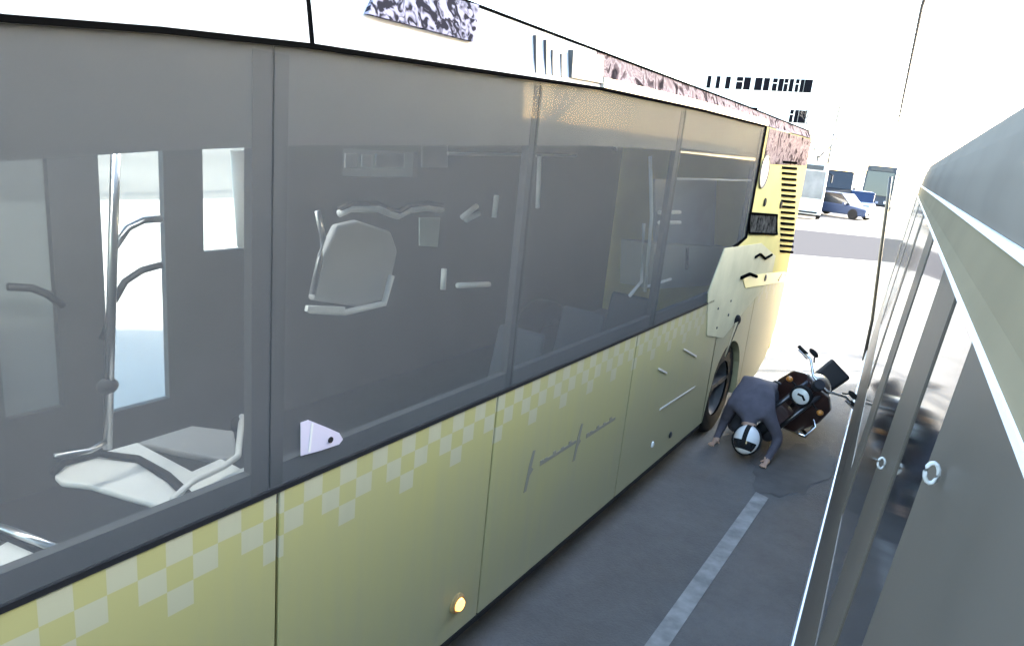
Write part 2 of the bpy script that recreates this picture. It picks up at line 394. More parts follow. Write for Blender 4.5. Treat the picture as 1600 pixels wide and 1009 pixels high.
# details on the rear flank
def disc(px, py, r, m, name, X=XS+.004, th=.012):
    p = onx(px, py, X); return MB().lathe([(.0001, th), (r*.7, th), (r, th*.4), (r, 0)], p, (1, 0, 0), 20).build(name, m, bus, smooth=False)
disc(1194, 268, .15, wht, 'filler_cap')
p = onx(1194, 268, XS+.006); MB().lathe([(.15, 0), (.165, 0), (.165, .01), (.15, .01)], p, (1, 0, 0), 24, True).build('cap_ring', rim_m, bus)
disc(1195, 316, .045, black, 'side_lamp'); disc(1220, 320, .045, black, 'side_lamp')
MB().slab([onx(1171, 364, XS+.006), onx(1214, 366, XS+.006), onx(1214, 336, XS+.006), onx(1172, 333, XS+.006)], (-.01, 0, 0)).build('side_display', mat('grey_display', (.07, .072, .07), .9, spec=0, noise=.9, nscale=14), bus)
MB().tube([onx(1171, 364, XS+.01), onx(1214, 366, XS+.01), onx(1214, 336, XS+.01), onx(1172, 333, XS+.01)], .012, 6, True).build('display_frame', matte, bus)
lb = MB()
for k in range(17):
    y = 252 + k * 8.7
    lb.slab([onx(1224 - k*.25, y+3, XS+.012), onx(1246 - k*.4, y+5, XS+.012), onx(1246 - k*.4, y+1.2, XS+.012), onx(1224 - k*.25, y-.6, XS+.012)], (-.03, 0, 0))
lb.build('engine_louvres', matte, bus)
MB().tube([onx(1180, 402, XS+.012), onx(1188, 397, XS+.012), onx(1196, 404, XS+.012), onx(1206, 398, XS+.012)], .014, 6).build('hinge_hook', matte, bus)
MB().slab([onx(1160, 432, XS+.012), onx(1228, 424, XS+.012), onx(1226, 440, XS+.012), onx(1165, 450, XS+.012)], (-.01, 0, 0)).build('yellow_reflector', mat('yellow_reflector', (.75, .62, .18), .35), bus)
MB().tube([onx(1158, 434, XS+.014), onx(1172, 428, XS+.014), onx(1182, 432, XS+.014)], .018, 6).build('latch', matte, bus)
disc(1196, 434, .04, dark, 'side_lamp', XS+.012); 
MB().tube([onx(1216, 438, XS+.014), onx(1222, 429, XS+.014), onx(1232, 427, XS+.014)], .012, 6).build('latch', dark, bus)
q = onx(1152, 500, XS+.02)
MB().ball(q, .035, .06, .055).build('marker_light', black, bus, smooth=True)
MB().tube([q + Vector((.01, -.02, 0)), q + Vector((.02, -.30, -.33))], [.022, .008], 6).build('mud_guard_stay', chrome, bus)
for x, y, r_ in ((1138, 492, .016), (1122, 482, .012), (1142, 470, .012), (1120, 512, .012)):
    disc(x, y, r_, dark, 'rivet', XS+.008, .006)
# scratches / trims on the last lower panel
MB().slab([onx(1030, 641, XS+.004), onx(1084, 606, XS+.004), onx(1086, 603, XS+.004), onx(1031, 638, XS+.004)], (.004, 0, 0)).build('bump_strip', wht, bus)
MB().slab([onx(1068, 546, XS+.004), onx(1088, 558, XS+.004), onx(1088, 555, XS+.004), onx(1069, 544, XS+.004)], (.004, 0, 0)).build('scrape', wht, bus)
MB().slab([onx(1028, 577, XS+.004), onx(1042, 584, XS+.004), onx(1042, 581, XS+.004), onx(1029, 574, XS+.004)], (.004, 0, 0)).build('scrape', wht, bus)
disc(1019, 694, .028, lens_w, 'side_reflector'); disc(1047, 679, .03, dark, 'jacking_plug')
# indicator lamp
p = onx(713, 941, XS)
il = MB().lathe([(.055, 0), (.055, .012), (.045, .02), (.0001, .02)], p, (1, 0, 0), 20).build('indicator_lamp', mat('lamp_base', (.30, .2, .08), .5), bus)
MB().lathe([(.036, .02), (.03, .035), (.0001, .042)], p, (1, 0, 0), 16).build('lens', lens_or, il, smooth=True)
# small dark lettering-like marks on the third panel
def mark(px, py, sc_=1.0):
    m = MB(); o = onx(px, py, XS+.003)
    m.slab([(XS+.003, o.y+a*sc_, o.z+b*sc_) for a, b in ((-.03, -.13), (.0, -.13), (.02, -.04), (.055, -.01), (.03, .01), (.055, .11), (.03, .115), (.0, .03))], (-.002, 0, 0))
    m.build('lettering', mat('faded_print', (.235, .22, .165), .7), bus)
    m = MB(); y = .13; top = []
    for h, k in zip((.05, .028, .03, .045, .026, .03, .028, .05, .03), (0, 1, 0, 1, 0, 1, 0, 1, 0)):
        top += [(y, -.01 + .01*k + h*.5), (y+.034, -.01 + .01*k + h*.5), (y+.036, .004), (y+.05, .004)]; y += .05
    pts = [(XS+.003, o.y+a*sc_, o.z+b*sc_) for a, b in top] + [(XS+.003, o.y+y*sc_, o.z-.018*sc_), (XS+.003, o.y+.13*sc_, o.z-.018*sc_)]
    m.slab(pts, (-.002, 0, 0))
    return m.build('lettering', mat('faded_print', (.235, .22, .165), .7), bus)
mark(826, 735); mark(902, 690)
# white triangular sticker on the glass
tri = [(470, 712), (470, 660), (482, 656), (512, 668), (530, 676), (536, 686), (530, 694), (500, 704)]
stt = MB().slab([onx(x, y, XS+.004) for x, y in tri], (-.002, 0, 0)).build('sticker', mat('pinkish_white', (.56, .50, .56), .5), bus)
p = onx(517, 687, XS+.007); MB().lathe([(.0001, .001), (.012, .001), (.012, -.002)], p, (1, 0, 0), 12).build('dot', black, stt)
MB().slab([onx(482, 706, XS+.006), onx(485, 706, XS+.006), onx(490, 662, XS+.006), onx(487, 660, XS+.006)], (-.002, 0, 0)).build('stripe', wht, stt)

# ---- interior
MB().box(XF+.04, XS-.06, Y0, 9.28, -2.32, -2.27).build('floor', floor_m, bus)
MB().box(XF+.06, XS-.06, Y0, .5, .16, .2).box(XF+.06, XS-.06, 2.7, 9.28, .16, .2).box(XF+.06, -3.75, .5, 2.7, .16, .2).box(-2.2, XS-.06, .5, 2.7, .16, .2).build('ceiling', interior, bus)
cl_ = MB().box(XF+1.1, XF+1.3, Y0+.2, 8.9, .12, .155).build('light_housing', seat_g, bus)
MB().box(XF+1.13, XF+1.27, Y0+.3, 2.6, .095, .118).build('ceiling_lamp', mat('lamp_tube', (.8, .8, .8), .4, emit=((1, .98, .92), 3.0)), bus)
# raised side lining behind the lower panels
MB().box(XS-.09, XS-.05, Y0, 6.6, -2.3, WZ-.06).build('side_lining', interior, bus)
# far wall with openings: build as grid of panels around the holes
holes = [  # y0,y1,z0,z1 on the far wall
    (1.60, 1.90, -1.78, -.04), (2.17, 2.56, -1.90, -.15), (2.83, 3.28, -.93, -.235), (2.83, 3.28, -.20, -.03),
    (4.05, 4.95, -.42, -.20), (-2.2, -.6, -1.9, .1), (-.5, 1.2, -1.2, .1)]  # last two openings are out of view, added to light the interior
ysl = sorted(set([Y0, 9.28] + [v for h in holes for v in h[:2]])); zsl = sorted(set([SK, .42] + [v for h in holes for v in h[2:]]))
fm = MB()
for a, b in zip(ysl[:-1], ysl[1:]):
    for c_, d_ in zip(zsl[:-1], zsl[1:]):
        my, mz = (a+b)/2, (c_+d_)/2
        if any(h[0] < my < h[1] and h[2] < mz < h[3] for h in holes): continue
        fm.poly([(XF, a, c_), (XF, b, c_), (XF, b, d_), (XF, a, d_)])
bmesh.ops.remove_doubles(fm.bm, verts=fm.bm.verts, dist=.0005)
fo = fm.build('far_side', interior, bus)
sm = fo.modifiers.new('s', 'SOLIDIFY'); sm.thickness = .05
for i, h in enumerate(holes):
    MB().box(XF-.01, XF+.003, h[0], h[1], h[2], h[3]).build('far_window', pale_glass if i in (0, 4, 6) else clear_glass, bus)

def seat_unit(px, py, zc, back_h, yaw, m=seat_w, width=.44, X=None):
    """a bus seat: cushion, backrest, grab handle, pedestal"""
    p = onz(px, py, zc) if X is None else onx(px, py, X)
    o = bpy.data.objects.new('seat', None)
    T = Matrix.Translation(p) @ Matrix.Rotation(yaw, 4, 'Z')
    def tr(mb): bmesh.ops.transform(mb.bm, matrix=T, verts=mb.bm.verts); return mb
    w2 = width / 2
    a = MB(); a.slab([(-w2, -.22, 0), (w2, -.22, 0), (w2, .22, .03), (-w2, .22, .03)], (0, 0, .07))
    s = tr(a).build('seat', m, bus, bevel=.03)
    a = MB(); a.slab([(-w2, -.20, .06), (w2, -.20, .06), (w2*.85, -.30, back_h), (-w2*.85, -.30, back_h)], (0, -.05, .01))
    tr(a).build('backrest', m, s, bevel=.03)
    a = MB(); a.tube([(-w2*.9, -.27, back_h*.75), (-w2*.9, -.31, back_h+.05), (-w2*.5, -.33, back_h+.09), (w2*.5, -.33, back_h+.09), (w2*.9, -.31, back_h+.05), (w2*.9, -.27, back_h*.75)], .014, 8)
    tr(a).build('grab_handle', steel, s, smooth=True)
    a = MB(); a.box(-.05, .05, -.12, .12, G+.58-p.z, .0)
    tr(a).build('pedestal', dark, s)
    return s
# front pair of seats seen by the first window: pale curved shells with dark edges
def shell_seat():
    zc = -1.72
    out = [(85, 742), (95, 728), (150, 714), (215, 722), (262, 752), (300, 790), (270, 794), (200, 775), (140, 757), (95, 752)]
    s = MB().slab([onz(x, y, zc) for x, y in out], (0, 0, -.03)).build('seat', seat_w, bus, bevel=.01)
    edge = [(84, 736), (100, 722), (152, 708), (215, 716), (262, 742), (305, 782)]
    MB().tube([onz(x, y, zc+.02) for x, y in edge], .018, 8).build('seat_edge', black, s, smooth=True)
    cush = [(150, 708), (215, 690), (300, 735), (345, 715), (385, 735), (330, 768), (305, 778), (262, 738), (215, 712)]
    MB().slab([onz(x, y, zc-.03) for x, y in cush], (0, 0, -.03)).build('cushion', seat_w, s, bevel=.01)
    s2 = MB().slab([onz(x, y, zc-.06) for x, y in [(215, 690), (300, 664), (365, 672), (372, 712), (345, 716), (290, 706)]], (0, 0, -.04)).build('seat', seat_g, bus, bevel=.012)
    MB().tube([onz(270, 780, zc+.04), onz(300, 752, zc+.04), onz(350, 728, zc+.04), onz(372, 712, zc+.05), onz(378, 650, zc+.10)], .016, 8).build('armrest', seat_w, s2, smooth=True)
    MB().ball(onz(368, 662, zc+.08), .02, .03, .045).build('knob', black, s2, smooth=True)
    s3 = MB().slab([onz(x, y, zc-.02) for x, y in [(290, 768), (384, 728), (386, 742), (310, 782)]], (0, 0, -.03)).build('seat', seat_w, bus, bevel=.006)
    s4 = MB().slab([onz(x, y, -1.66) for x, y in [(-20, 862), (18, 840), (82, 868), (30, 892), (-20, 905)]], (0, 0, -.04)).build('seat', seat_w, bus, bevel=.01)
    MB().tube([onz(-10, 822, -1.62), onz(8, 826, -1.62), (onz(104, 862, -1.62))], .016, 8).build('grab_handle', steel, s4, smooth=True)
    MB().tube([onz(-10, 836, -1.66), onz(8, 838, -1.66), (onz(86, 872, -1.66))], .016, 8).build('seat_edge', black, s4, smooth=True)
shell_seat()
# vertical pole with clamp and handrails by the door
pl = MB().tube([onx(182, 195, -3.1), onx(176, 400, -3.1), onx(168, 700, -3.1)], .02, 10).build('grab_pole', steel, bus, smooth=True)
MB().ball(onx(168, 603, -3.1), .03, .05, .04).build('clamp', dark, pl, smooth=True)
MB().tube([onx(85, 713, -3.08), onx(140, 704, -3.08), onx(166, 690, -3.08)], .014, 8).build('handrail', steel, pl, smooth=True)
for pts_, m_ in (([(178, 388), (200, 356), (225, 344), (252, 342)], steel), ([(178, 470), (195, 440), (222, 422), (252, 414)], dark), ([(160, 530), (168, 510), (175, 470)], dark), ([(12, 448), (50, 450), (75, 460), (98, 478)], dark)):
    pp = [onx(x, y, XF+.12) for x, y in pts_]
    MB().tube(pp, .022, 8).build('door_handrail', m_, bus, smooth=True)
MB().tube([onx(372, 236, XF+.1), onx(376, 300, XF+.1), onx(382, 385, XF+.1)], .05, 8).build('door_post', seat_w, bus, smooth=True)
MB().tube([onx(393, 240, XF+.1), onx(396, 330, XF+.1), onx(394, 385, XF+.1)], .02, 8).build('door_post', steel, bus, smooth=True)
# seat back in the second window (monitor-like framed shell)
sb = [(490, 470), (505, 400), (528, 352), (560, 345), (612, 362), (622, 392), (606, 468), (560, 480)]
s = MB().slab([onx(x, y, -2.6) for x, y in sb], (-.05, 0, 0)).build('seat', seat_g, bus, bevel=.015)
MB().tube([onx(484, 484, -2.57), onx(540, 488, -2.57), onx(600, 474, -2.57), onx(612, 430, -2.57)], .018, 8).build('seat_frame', seat_w, s, smooth=True)
MB().tube([onx(488, 460, -2.57), onx(500, 405, -2.57), onx(505, 372, -2.57), onx(496, 330, -2.57)], .015, 8).build('seat_frame', steel, s, smooth=True)
MB().slab([onx(482, 478, -2.55), onx(540, 480, -2.55), onx(535, 490, -2.55), onx(480, 487, -2.55)], (-.02, 0, 0)).build('seat_trim', seat_w, s)
# twin head rails
hr = [(530, 334), (548, 326), (590, 326), (608, 334), (622, 338), (640, 328), (668, 325), (690, 328)]
MB().tube([onx(x, y, -2.9) for x, y in hr], .022, 8).build('head_rail', seat_w, bus, smooth=True)
MB().tube([onx(x, y-7, -2.9) for x, y in hr], .018, 8).build('head_rail', black, bus, smooth=True)
MB().slab([onx(656, 340, -2.95), onx(688, 340, -2.95), onx(684, 386, -2.95), onx(656, 384, -2.95)], (-.01, 0, 0)).build('notice', mat('mint_card', (.42, .52, .48), .6), bus)
MB().tube([onx(715, 446, -2.8), onx(764, 444, -2.8)], .02, 8).build('handrail', seat_w, bus, smooth=True)
for a_, b_ in (((722, 340), (745, 322)), ((728, 344), (748, 334)), ((772, 340), (776, 305)), ((692, 452), (694, 420))):
    MB().tube([onx(*a_, -2.9), onx(*b_, -2.9)], .02, 8).build('handrail', seat_w, bus, smooth=True)
for x0, x1, y0, y1 in ((540, 558, 240, 262), (566, 582, 242, 262), (588, 632, 240, 262), (580, 620, 196, 222), (660, 700, 196, 262), (553, 566, 194, 218)):
    MB().slab([onx(x0, y1, -3.2), onx(x1, y1, -3.2), onx(x1, y0, -3.2), onx(x0, y0, -3.2)], (-.01, 0, 0)).build('poster', seat_g, bus)
# long ceiling rails
MB().tube([onx(690, 206, -2.2), onx(870, 202, -2.2), onx(958, 206, -2.2), onx(962, 235, -2.2)], .012, 8).build('ceiling_rail', steel, bus, smooth=True)
MB().tube([onx(700, 240, -2.5), onx(900, 244, -2.5)], .01, 8).build('ceiling_rail', seat_g, bus, smooth=True)
MB().tube([onx(843, 245, -2.3), onx(840, 325, -2.3)], .014, 8).build('hanging_strap', seat_w, bus, smooth=True)
MB().tube([onx(1016, 245, -2.0), onx(1018, 340, -2.0), onx(1008, 455, -2.0)], .014, 8).build('grab_pole', seat_w, bus, smooth=True)  # reflection in the glass, built as pale poles and a rail
MB().tube([onx(1006, 350, -2.0), onx(1002, 440, -2.0), onx(984, 462, -2.0)], .014, 8).build('grab_pole', seat_w, bus, smooth=True)
MB().tube([onx(1010, 448, -2.0), onx(1048, 436, -2.0)], .012, 8).build('handrail', seat_w, bus, smooth=True)
MB().slab([onx(1024, 280, -2.2), onx(1120, 282, -2.2), onx(1116, 384, -2.2), onx(1024, 378, -2.2)], (-.02, 0, 0)).build('reflection_panel', mat('bluish_reflection', (.17, .21, .25), .5, noise=.3, nscale=2), bus)  # pale reflection in the window, built as a bluish panel
MB().slab([onx(1022, 382, -2.15), onx(1140, 386, -2.15), onx(1108, 446, -2.15), onx(1018, 452, -2.15)], (-.3, 0, 0)).build('engine_box', mat('greenish_box', (.25, .26, .22), .6), bus)
for yy_ in (332, 348):
    MB().tube([onx(1030, yy_, -2.17), onx(1062, yy_, -2.17)], .018, 8).build('handrail', seat_w, bus, smooth=True)  # bright bars of that reflection, built as rails
MB().tube([onx(1074, 388, -2.1), onx(1073, 420, -2.1)], .014, 8).build('handrail', black, bus, smooth=True)
MB().box(XS-.03, XS-.014, 4.95, 7.0, .02, .05).build('header_rail', steel, bus)
MB().box(XS-.03, XS-.014, 4.95, 7.0, -.17, -.155).build('header_rail', seat_g, bus)
for y_ in (3.3, 4.3, 5.3, 6.2):
    T0 = Vector((-2.5, y_, -1.72))
    seat_unit(0, 0, 0, .55, 0, seat_d) if False else None
for i, y_ in enumerate((3.6, 4.5, 5.4)):
    T = Matrix.Translation((-2.35, y_, -1.85))
    a = MB(); a.slab([(-.2, -.22, 0), (.2, -.22, 0), (.2, .22, .03), (-.2, .22, .03)], (0, 0, .07)); bmesh.ops.transform(a.bm, matrix=T, verts=a.bm.verts)
    s = a.build('seat', seat_d, bus, bevel=.03)
    a = MB(); a.slab([(-.2, .20, .06), (.2, .20, .06), (.18, .30, .62), (-.18, .30, .62)], (0, .05, .01)); bmesh.ops.transform(a.bm, matrix=T, verts=a.bm.verts)
    a.build('backrest', seat_d, s, bevel=.03)
    a = MB(); a.box(-.05, .05, -.12, .12, -.42, 0); bmesh.ops.transform(a.bm, matrix=T, verts=a.bm.verts); a.build('pedestal', dark, s)

# ================================================================== the grey bus carrying the camera
AZ = R(4.1)
own = thing('passenger_bus', 'dark grey bus along the right edge, its glossy side topped by a white rail', 'bus', (0, 0, G), AZ)
OW = own.matrix_basis @ Matrix.Translation((0, 0, -G))
def op(d, y, h):                     # own frame -> world
    return OW @ Vector((d, y, h))
def side_d(h): return .12 + .07 * (h + .19)
OA, OB = -3.0, 10.6
def oquad(mb, y0, y1, h0, h1, off=0.0, th=.02):
    mb.slab([op(side_d(h0)-off, y0, h0), op(side_d(h0)-off, y1, h0), op(side_d(h1)-off, y1, h1), op(side_d(h1)-off, y0, h1)], OW.to_3x3() @ Vector((th, 0, 0)))
    return mb
# upper silver side with soft swages
prof = [(.145, -.072), (.142, -.02), (.150, .02), (.150, .045), (.158, .060), (.160, .10), (.172, .115), (.182, .165), (.20, .19)]
m_ = MB()
for a, b in zip(prof[:-1], prof[1:]):
    m_.poly([op(a[0], OA, a[1]), op(a[0], OB, a[1]), op(b[0], OB, b[1]), op(b[0], OA, b[1])])
bmesh.ops.remove_doubles(m_.bm, verts=m_.bm.verts, dist=.0005); m_.build('upper_side', own_top, own, smooth=True)
m_ = MB(); m_.poly([op(.20, OA, .19), op(.20, OB, .19), op(1.4, OB, .24), op(1.4, OA, .24)]); m_.poly([op(2.6, OA, .19), op(2.6, OB, .19), op(1.4, OB, .24), op(1.4, OA, .24)])
m_.build('roof', own_top, own)
m_ = MB(); m_.slab([op(.146, OA, -.088), op(.146, OB, -.088), op(.146, OB, -.073), op(.146, OA, -.073)], OW.to_3x3() @ Vector((-.006, 0, 0))); m_.build('drip_rail', own_trim, own)
m_ = MB(); m_.poly([op(.143, OA, -.088), op(.143, OB, -.088), op(.130, OB, -.16), op(.130, OA, -.16)]); m_.poly([op(.130, OA, -.16), op(.130, OB, -.16), op(.119, OB, -.19), op(.119, OA, -.19)])
m_.build('cant_panel', own_beige, own)
oquad(MB(), OA, OB, -.20, -.19, .004, .01).build('window_seal', own_trim, own)
# window band: panes and pillars
H0, H1 = -1.35, -.20
panes = [(-2.8, -1.2), (1.10, 1.52), (2.0, 3.0), (3.5, 5.0), (5.3, 7.4), (7.6, 10.3)]
for a, b in panes: oquad(MB(), a, b, H0, H1, 0, .01).build('window', own_gl, own)
prev = OA
for a, b in panes + [(OB, OB)]:
    if a - prev > .01: oquad(MB(), prev, a, H0, H1, .003, .02).build('pillar', own_grey, own)
    prev = b
# lower side and skirt
for a, b in ((OA, 1.9), (1.91, 4.6), (4.61, 7.6), (7.61, OB)):
    oquad(MB(), a, b, -2.32, H0-.002, .002, .02).build('lower_panel', own_grey, own)
oquad(MB(), OA, OB, -2.5, -2.325, .012, .02).build('skirt', own_skirt, own)
for y_, h_, nm2 in ((1.70, -.62, 'reflection_ring'), (.93, -.335, 'reflection_ring')):  # helmet reflections in the bus side, built as small rings
    k_ = op(side_d(h_) - .016, y_, h_); ring = [k_ + OW.to_3x3() @ Vector((.007*math.cos(a*.5236), 0, .013*math.sin(a*.5236))) for a in range(12)]
    MB().tube(ring, .0028, 6, True).build(nm2, seat_g, own, smooth=True)
# rear/front end wall and far side
m_ = MB()
m_.poly([op(.0, OB, -2.5), op(2.7, OB, -2.5), op(2.6, OB, .19), op(1.4, OB, .24), op(.2, OB, .19), op(.13, OB, -.08)])
m_.poly([op(.0, OA, -2.5), op(2.7, OA, -2.5), op(2.6, OA, .19), op(1.4, OA, .24), op(.2, OA, .19), op(.13, OA, -.08)])
m_.build('end_wall', own_grey, own)
m_ = MB(); m_.poly([op(2.6, OA, -2.5), op(2.6, OB, -2.5), op(2.6, OB, .19), op(2.6, OA, .19)]); m_.build('far_side', own_grey, own)
m_ = MB(); m_.poly([op(0.05, OA, -2.49), op(2.6, OA, -2.49), op(2.6, OB, -2.49), op(.05, OB, -2.49)]); m_.build('chassis', dark, own)
for y in (.6, 7.8):
    for d in (.08, 2.2):
        wq = MB().lathe([(.28, 0), (.46, 0), (.48, .05), (.48, .24), (.45, .28), (.28, .28)], op(d, y, G+.48), OW.to_3x3() @ Vector((1, 0, 0)), 28).build('wheel', black, own, smooth=True)

dl = MB().tube([op(-.05, OB, -2.48), op(-.06, OB, -1.9), op(-.14, OB, -1.03), op(-.19, OB, -.44), op(-.23, OB, .0)], .022, 8).build('door', dark, own, smooth=True)
MB().slab([op(-.045, OB+.01, -2.4), op(.03, OB+.01, -2.4), op(.12, OB+.01, -.1), op(-.22, OB+.01, -.1), op(-.15, OB+.01, -1.0)], OW.to_3x3() @ Vector((0, .01, 0))).build('pane', clear_glass, dl)
# ================================================================== motorcycle
mo = thing('motorcycle', 'dark red motorcycle toppling over, squeezed between the two buses', 'motorcycle', (-1.42, 7.95, G), R(-5))
MW = mo.matrix_basis @ Matrix.Rotation(R(36), 4, 'Y') @ Matrix.Diagonal((1.0, 1.0, .90, 1))
def mp(x, y, z): return MW @ Vector((x, y, z))       # bike faces -Y; z from ground
def mdir(x, y, z): return MW.to_3x3() @ Vector((x, y, z))
bike_red = mat('dark_red_paint', (.04, .017, .014), .35, noise=.3, nscale=6, coat=.4)
bike_blk = mat('black_bike_paint', (.03, .03, .035), .4)
def wheel(y, r, wdt, nm):
    t = MB().lathe([(r-.07, -wdt*.6), (r-.02, -wdt), (r, -wdt*.4), (r, wdt*.4), (r-.02, wdt), (r-.07, wdt*.6)], mp(0, y, r), mdir(1, 0, 0), 32, True).build(nm, black, mo, smooth=True)
    q = MB().lathe([(r-.075, -.02), (r-.09, 0), (r-.075, .02)], mp(0, y, r), mdir(1, 0, 0), 32, True)
    for k in range(6):
        a = k*math.pi/3; q.tube([mp(0, y, r), mp(0, y+(r-.08)*math.cos(a), r+(r-.08)*math.sin(a))], .012, 6)
    q.lathe([(.04, -.06), (.04, .06)], mp(0, y, r), mdir(1, 0, 0), 12)
    q.build('rim', rim_m, t)
    return t
wheel(-.62, .30, .055, 'front_wheel'); wheel(.72, .30, .07, 'rear_wheel')
for s in (-1, 1):
    MB().tube([mp(s*.09, -.63, .30), mp(s*.09, -.50, .65), mp(s*.09, -.38, .98)], [.028, .026, .022], 10).build('fork', mat('dark_metal', (.12, .12, .13), .35, metal=.8), mo, smooth=True)
MB().lathe([(.33, -.06), (.345, 0), (.33, .06)], mp(0, -.62, .30), mdir(1, 0, 0), 32)
fd = MB()
for k in range(10):
    a0, a1 = R(30+k*12), R(42+k*12)
    fd.slab([mp(-.07, -.62+.34*math.cos(a0), .3+.34*math.sin(a0)), mp(.07, -.62+.34*math.cos(a0), .3+.34*math.sin(a0)), mp(.07, -.62+.34*math.cos(a1), .3+.34*math.sin(a1)), mp(-.07, -.62+.34*math.cos(a1), .3+.34*math.sin(a1))], mdir(0, 0, .008))
fd.build('front_fender', bike_red, mo)
hl = MB().lathe([(.0001, .14), (.07, .10), (.105, .03), (.11, -.02), (.095, -.03)], mp(-.02, -.52, .83), mdir(0, 1, .12), 28).build('headlight', black, mo, smooth=True)
MB().lathe([(.0001, -.045), (.06, -.04), (.088, -.024)], mp(-.02, -.52, .83), mdir(0, 1, .12), 28).build('lens', lens_w, hl, smooth=True)
MB().lathe([(.088, -.03), (.10, -.04), (.112, -.03), (.112, -.01)], mp(-.02, -.52, .83), mdir(0, 1, .12), 28).build('headlight_ring', black, hl, smooth=True)
MB().tube([mp(-.055, -.565, .83), mp(-.01, -.568, .855), mp(.035, -.565, .835)], .012, 6).build('headlight_visor', black, hl)
MB().tube([mp(-.42, -.22, 1.08), mp(-.25, -.28, 1.10), mp(-.1, -.36, 1.02), mp(.1, -.36, 1.02), mp(.25, -.28, 1.10), mp(.42, -.22, 1.08)], .013, 8).build('handlebar', chrome, mo, smooth=True)
for s in (-1, 1):
    MB().tube([mp(s*.43, -.22, 1.08), mp(s*.31, -.25, 1.095)], .02, 10).build('grip', black, mo, smooth=True)
    MB().tube([mp(s*.40, -.30, 1.08), mp(s*.27, -.33, 1.09)], .008, 6).build('lever', chrome, mo)
    mr = MB().tube([mp(s*.20, -.28, 1.10), mp(s*.23, -.27, 1.13), mp(s*.25, -.26, 1.16)], .008, 6).build('mirror', black, mo, smooth=True)
    MB().ball(mp(s*.28, -.26, 1.17), .06, .02, .032, MW.to_3x3()).build('mirror_head', black, mr, smooth=True)
    il = MB().tube([mp(s*.1, -.45, .83), mp(s*.2, -.46, .83)], .01, 6).build('indicator', black, mo)
    MB().ball(mp(s*.22, -.46, .83), .035, .03, .03).build('lens', lens_or if False else mat('amber_lens', (.55, .22, .05), .3), il, smooth=True)
    MB().tube([mp(s*.22, -.02, .34), mp(s*.34, -.02, .33)], .018, 8).build('footpeg', black, mo)
    MB().tube([mp(s*.1, -.25, .70), mp(s*.30, -.28, .60), mp(s*.33, -.27, .42), mp(s*.12, -.2, .26)], .016, 8).build('crash_bar', chrome if s > 0 else bike_blk, mo, smooth=True)
cl = MB().lathe([(.0001, -.02), (.055, -.02), (.06, .0), (.06, .05)], mp(0, -.44, 1.03), mdir(0, .5, -.8), 16).build('instrument_cluster', bike_blk, mo)
MB().ball(mp(0, -.05, .84), .15, .27, .13, MW.to_3x3()).build('fuel_tank', bike_red, mo, smooth=True)
for s in (-1, 1):
    MB().slab([mp(s*.02, -.47, .50), mp(s*.02, -.44, .98), mp(s*.16, -.40, .99), mp(s*.27, -.30, .86), mp(s*.30, -.22, .62), mp(s*.24, -.24, .34), mp(s*.10, -.34, .30)], mdir(0, .09, 0)).build('front_fairing', bike_red, mo, bevel=.02)
MB().slab([mp(-.13, .15, .80), mp(.13, .15, .80), mp(.15, .75, .86), mp(-.15, .75, .86)], mdir(0, 0, .08)).build('saddle', black, mo, bevel=.03)
en = MB().box(-.15, .15, -.2, .2, .25, .62)
bmesh.ops.transform(en.bm, matrix=MW, verts=en.bm.verts); en.build('engine', dark, mo, bevel=.04)
MB().tube([mp(.1, -.2, .45), mp(.16, -.12, .25), mp(.17, .3, .25), mp(.19, .8, .38)], [.02, .022, .035, .045], 10).build('exhaust', chrome, mo, smooth=True)
MB().tube([mp(0, .15, .78), mp(0, .72, .30)], .03, 8).build('swingarm', bike_blk, mo)
MB().slab([mp(-.12, .72, .78), mp(.12, .72, .78), mp(.1, .95, .74), mp(-.1, .95, .74)], mdir(0, 0, .06)).build('tail', bike_red, mo, bevel=.02)

# ================================================================== fallen rider
PB = Vector((-1.42, 6.88, G))
pr = thing('person', 'helmeted rider in purple grey jacket on hands and knees beside the motorcycle', 'person', PB)
J = {}  # joints (relative to PB): x right, y away from camera, z up
J['pelvis'] = (-.06, .62, .62); J['spine'] = (-.05, .42, .60); J['chest'] = (-.02, .20, .52); J['neck'] = (.02, .05, .37); J['head'] = (.04, -.03, .25)
J['shL'] = (-.20, .16, .44); J['elL'] = (-.27, .26, .22); J['wrL'] = (-.29, .12, .045)
J['shR'] = (.17, .14, .44); J['elR'] = (.30, .18, .22); J['wrR'] = (.27, -.02, .05)
J['hipL'] = (-.17, .66, .56); J['knL'] = (-.20, .36, .12); J['anL'] = (-.19, .74, .07); J['toL'] = (-.19, .86, .03)
J['hipR'] = (.05, .68, .56); J['knR'] = (.16, .36, .12); J['anR'] = (.10, .76, .07); J['toR'] = (.08, .88, .03)
E_ = [('pelvis','spine'),('spine','chest'),('chest','neck'),('neck','head'),('chest','shL'),('shL','elL'),('elL','wrL'),('chest','shR'),('shR','elR'),('elR','wrR'),
      ('pelvis','hipL'),('hipL','knL'),('knL','anL'),('anL','toL'),('pelvis','hipR'),('hipR','knR'),('knR','anR'),('anR','toR')]
RAD = dict(pelvis=.16, spine=.155, chest=.17, neck=.06, head=.095, shL=.075, elL=.055, wrL=.032, shR=.075, elR=.055, wrR=.032, hipL=.10, knL=.068, anL=.042, toL=.035, hipR=.10, knR=.068, anR=.042, toR=.035)
